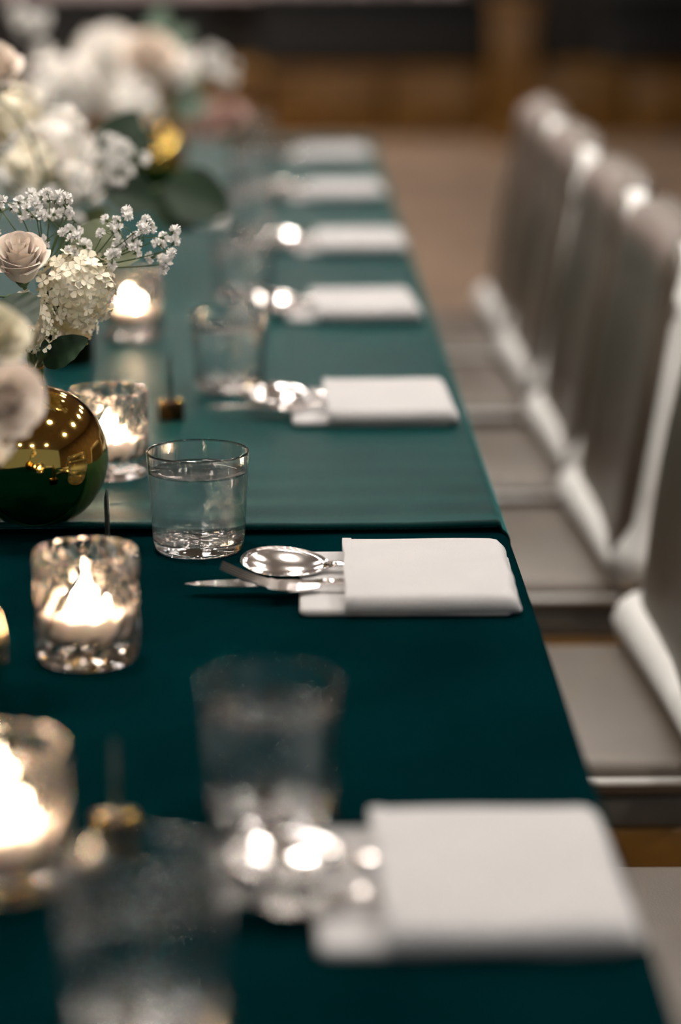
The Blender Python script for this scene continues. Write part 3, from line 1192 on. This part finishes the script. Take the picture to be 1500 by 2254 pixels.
def leaf_sprig(leaves, neck, m, label, seed=0):
    """leaves: (base point, tip direction, up normal, length, width)"""
    random.seed(seed + 90)
    base = Vector(leaves[0][0])
    t = empty('leaf_sprig', base)
    tag(t, label, 'leaf sprig', 'leaf sprigs in the vases')
    v, f = [], []
    nk = Vector(neck) + Vector((random.uniform(-.004, .004), random.uniform(-.004, .004), -0.01)) - base
    tube_data(bez(Vector((0, 0, 0)), Vector((nk.x * 0.5, nk.y * 0.5, max(0, nk.z) + 0.01)), nk, 6), 0.0012, 5, v, f)
    for (p, d, n, L, w) in leaves:
        p = Vector(p)
        if (p - base).length > 1e-4:
            tube_data(bez(Vector((0, 0, 0)), (p - base) * 0.5 + Vector((0, 0, 0.004)), p - base, 4), 0.0009, 5, v, f)
    ob('stem', me('stem', v, f), M['stem'], t)
    for (p, d, n, L, w) in leaves:
        y = Vector(d).normalized()
        z = Vector(n)
        z = (z - y * z.dot(y)).normalized()
        x = y.cross(z)
        rot = Matrix((x, y, z)).transposed().to_quaternion()
        o = ob('leaf', leaf_mesh(L, w), m, t)
        o.location = Vector(p) - base
        o.rotation_mode = 'QUATERNION'
        o.rotation_quaternion = rot
    return t


TO = Vector((0.15, -1, 0.35))       # roughly towards the camera

# --- arrangement in the sharp brass vase
rose((-0.216, 1.972, 0.962), 0.0230, M['petal_pink'], (-0.02, -0.56, 0.80), N1, 'sharp blush pink rose above the brass sphere vase at the left edge', 0)
hydrangea((-0.172, 1.985, 0.952), 0.034, M['petal_cream'], (0.5, -0.7, 0.55), N1, 'fluffy cream bloom right of the sharp pink rose', 130, 3, 0.19)
hydrangea((-0.212, 1.962, 0.926), 0.026, M['petal_cream'], (-0.1, -0.8, 0.2), N1, 'cream bloom below the sharp pink rose', 90, 5, 0.21)
hydrangea((-0.182, 2.010, 0.922), 0.024, M['petal_cream'], (0.5, -0.6, 0.1), N1, 'low cream bloom above the neck of the sharp brass vase', 80, 6, 0.21)
breath((-0.168, 2.000, 0.968),
       [(-0.150, 1.995, 0.998), (-0.138, 2.000, 1.002), (-0.126, 1.995, 0.996), (-0.112, 2.000, 1.000), (-0.104, 2.000, 0.992),
        (-0.099, 1.995, 0.982), (-0.130, 1.990, 0.985), (-0.144, 1.990, 0.982), (-0.097, 2.005, 0.970), (-0.118, 2.000, 0.990)], N1,
       'sharp spray of tiny white blossoms reaching right over the teal cloth', 0.0085, 4, 0.0052, 1)
breath((-0.200, 2.000, 0.968),
       [(-0.195, 2.005, 1.022), (-0.182, 2.000, 1.016), (-0.175, 2.005, 1.005), (-0.205, 2.010, 1.018), (-0.222, 2.005, 1.018),
        (-0.186, 1.995, 1.000), (-0.178, 1.990, 0.992), (-0.234, 2.000, 1.014), (-0.205, 1.995, 1.008), (-0.170, 1.998, 0.985)], N1,
       'sharp spray of tiny white blossoms above the pink rose', 0.0095, 4, 0.0052, 2)
leaf_sprig([((-0.200, 1.962, 0.893), (0.75, -0.35, 0.55), (0.2, -0.75, 0.6), 0.046, 0.026), ((-0.206, 1.955, 0.892), (0.4, -0.6, 0.7), (0.6, -0.6, 0.4), 0.034, 0.018)], N1, M['leaf_dark'],
           'dark green leaf pair just above the neck of the sharp brass vase', 1)
leaf_sprig([((-0.225, 1.925, 0.955), (0.35, -0.5, -0.15), (0.1, -0.6, 0.8), 0.045, 0.036), ((-0.240, 1.930, 0.950), (0.2, -0.6, -0.3), (-0.1, -0.6, 0.8), 0.05, 0.036)], N1, M['leaf_dark'],
           'dark green leaves below the sharp pink rose at the left edge', 2)
leaf_sprig([((-0.178, 2.060, 0.955), (0.35, 0.5, 0.5), (0.1, -0.9, 0.4), 0.07, 0.042), ((-0.170, 2.05, 0.965), (0.75, 0.25, 0.12), (0, -0.7, 0.7), 0.05, 0.03)], N1, M['leaf_olive'],
           'olive leaves behind the sharp white sprays', 3)

# --- arrangement in the nearest vase (only its right side is in view)
rose((-0.200, 1.600, 0.972), 0.020, M['petal_cream'], (0.4, -0.6, 0.6), N0, 'blurred cream rose at the left edge below the leaves', 1)
rose((-0.195, 1.572, 0.940), 0.023, M['petal_pink'], (0.5, -0.7, 0.3), N0, 'blurred blush rose at the left edge over the sharp brass vase', 2)
hydrangea((-0.203, 1.560, 0.918), 0.020, M['petal_white'], (0.6, -0.7, 0.1), N0, 'blurred white bloom at the left edge hanging over the sharp brass vase', 36, 8, 0.30)

# --- arrangement in the bronze cylinder vase
hydrangea((-0.257, 2.775, 0.990), 0.042, M['petal_white'], (0.2, -0.7, 0.7), N2, 'large white bloom in the middle of the soft flowers', 90, 11, 0.24)
hydrangea((-0.292, 2.720, 0.970), 0.034, M['petal_cream'], (-0.2, -0.7, 0.5), N2, 'soft cream bloom at the left edge above the white sprays', 46, 12, 0.28)
hydrangea((-0.232, 2.733, 0.953), 0.028, M['petal_white'], (0.3, -0.8, 0.3), N2, 'soft white bloom right below the large white bloom', 46, 13, 0.28)
hydrangea((-0.318, 2.833, 1.018), 0.036, M['petal_cream'], (-0.2, -0.6, 0.6), N2, 'soft cream bloom at the left edge below the pale pink rose', 46, 14, 0.28)
rose((-0.306, 2.545, 1.068), 0.030, M['petal_pink'], (0.15, -0.5, 0.8), N2, 'pale pink rose cut by the left edge near the top', 1)
breath((-0.225, 2.66, 0.935), [(-0.176, 2.636, 0.992), (-0.180, 2.630, 0.975), (-0.196, 2.64, 1.003), (-0.186, 2.63, 0.966), (-0.205, 2.63, 0.985), (-0.172, 2.64, 0.983), (-0.214, 2.63, 0.955)], N2,
       'soft spray of white blossoms in front of the big dark leaf', 0.010, 6, 0.0068, 3)
breath((-0.268, 2.66, 0.935), [(-0.300, 2.64, 0.962), (-0.285, 2.64, 0.945), (-0.310, 2.63, 1.0), (-0.255, 2.63, 0.945), (-0.240, 2.63, 0.930)], N2,
       'soft spray of white blossoms at the left edge below the cream bloom', 0.012, 6, 0.0062, 4)
leaf_sprig([((-0.222, 2.815, 0.945), (0.50, 0.05, 0.80), (0.15, -0.9, 0.4), 0.095, 0.062), ((-0.215, 2.82, 0.945), (0.55, 0.05, -0.25), (0.1, -0.9, 0.4), 0.075, 0.055),
            ((-0.205, 2.82, 0.930), (0.1, 0.1, 0.9), (0.0, -0.9, 0.4), 0.085, 0.05)], N2, M['leaf_dark'],
           'big dark green leaves behind the soft white spray', 4)
leaf_sprig([((-0.148, 2.930, 0.925), (0.75, 0.05, -0.25), (0.1, -0.95, 0.35), 0.088, 0.070), ((-0.165, 2.93, 0.915), (0.62, 0.05, -0.45), (0.1, -0.9, 0.4), 0.070, 0.050)], N2, M['leaf_dark'],
           'big dark leaf reaching right over the far teal cloth', 5)
leaf_sprig([((-0.262, 2.70, 0.915), (0.2, -0.2, 0.9), (0.0, -0.9, 0.4), 0.05, 0.02), ((-0.255, 2.70, 0.905), (-0.3, -0.2, 0.9), (0.0, -0.9, 0.4), 0.05, 0.02),
            ((-0.235, 2.71, 0.895), (0.5, -0.2, 0.5), (0.0, -0.9, 0.4), 0.05, 0.03)], N2, M['leaf_olive'],
           'olive leaves under the soft white blooms above the sharp sprays', 6)

# --- arrangement in the far brass vase
hydrangea((-0.385, 4.255, 0.938), 0.068, M['petal_white'], (-0.1, -0.6, 0.7), N3, 'large blurred white bloom on the left of the far flowers', 80, 21, 0.26)
hydrangea((-0.309, 4.320, 0.988), 0.060, M['petal_white'], (0.0, -0.5, 0.8), N3, 'large blurred white bloom at the top of the far flowers', 80, 22, 0.26)
rose((-0.240, 4.262, 0.952), 0.050, M['petal_pink'], (0.1, -0.6, 0.7), N3, 'large blurred blush rose right of the far white blooms', 0)
hydrangea((-0.270, 4.200, 0.920), 0.054, M['petal_white'], (0.2, -0.7, 0.3), N3, 'large blurred white bloom above the far brass vase', 50, 24, 0.28)
hydrangea((-0.180, 4.262, 0.961), 0.036, M['petal_white'], (0.4, -0.6, 0.5), N3, 'smaller blurred white bloom on the right of the far flowers', 46, 25, 0.28)
breath((-0.190, 4.32, 0.930), [(-0.125, 4.36, 0.972), (-0.110, 4.36, 0.962), (-0.135, 4.36, 0.985), (-0.120, 4.36, 0.950)], N3,
       'faint blurred spray furthest right of the far flowers', 0.018, 5, 0.010, 5)
breath((-0.390, 4.38, 0.97), [(-0.455, 4.394, 1.050), (-0.440, 4.39, 1.040), (-0.460, 4.39, 1.035), (-0.43, 4.38, 0.99)], N3,
       'faint blurred spray standing highest at the upper left', 0.012, 7, 0.012, 6)
leaf_sprig([((-0.235, 4.42, 0.985), (0.15, 0.1, 0.9), (0, -0.9, 0.4), 0.09, 0.05), ((-0.225, 4.42, 0.98), (0.6, 0.1, 0.6), (0, -0.9, 0.4), 0.08, 0.04)], N3, M['leaf_grey'],
           'blurred grey-green leaves at the top of the far flowers', 7)
leaf_sprig([((-0.200, 4.24, 0.905), (0.6, 0, 0.1), (0, -0.9, 0.4), 0.07, 0.05), ((-0.19, 4.24, 0.925), (0.5, 0, 0.6), (0, -0.9, 0.4), 0.06, 0.04)], N3, M['leaf_grey'],
           'blurred grey-green leaves beside the far brass vase', 8)
leaf_sprig([((-0.27, 4.15, 0.885), (0.75, -0.1, -0.6), (0.1, -0.9, 0.4), 0.07, 0.045), ((-0.265, 4.15, 0.88), (0.1, -0.1, -0.9), (0.1, -0.9, 0.4), 0.06, 0.045)], N3, M['leaf_dark'],
           'blurred dark leaves hanging in front of the far brass vase', 9)
rose((-0.113, 4.60, 0.835), 0.034, M['petal_dusty'], (0.1, -0.6, 0.7), N3, 'blurred dusty pink rose low on the right of the far flowers', 2)
rose((-0.150, 4.56, 0.830), 0.030, M['petal_dusty'], (0.0, -0.7, 0.6), N3, 'blurred dusty pink rose beside the far brass vase', 1)
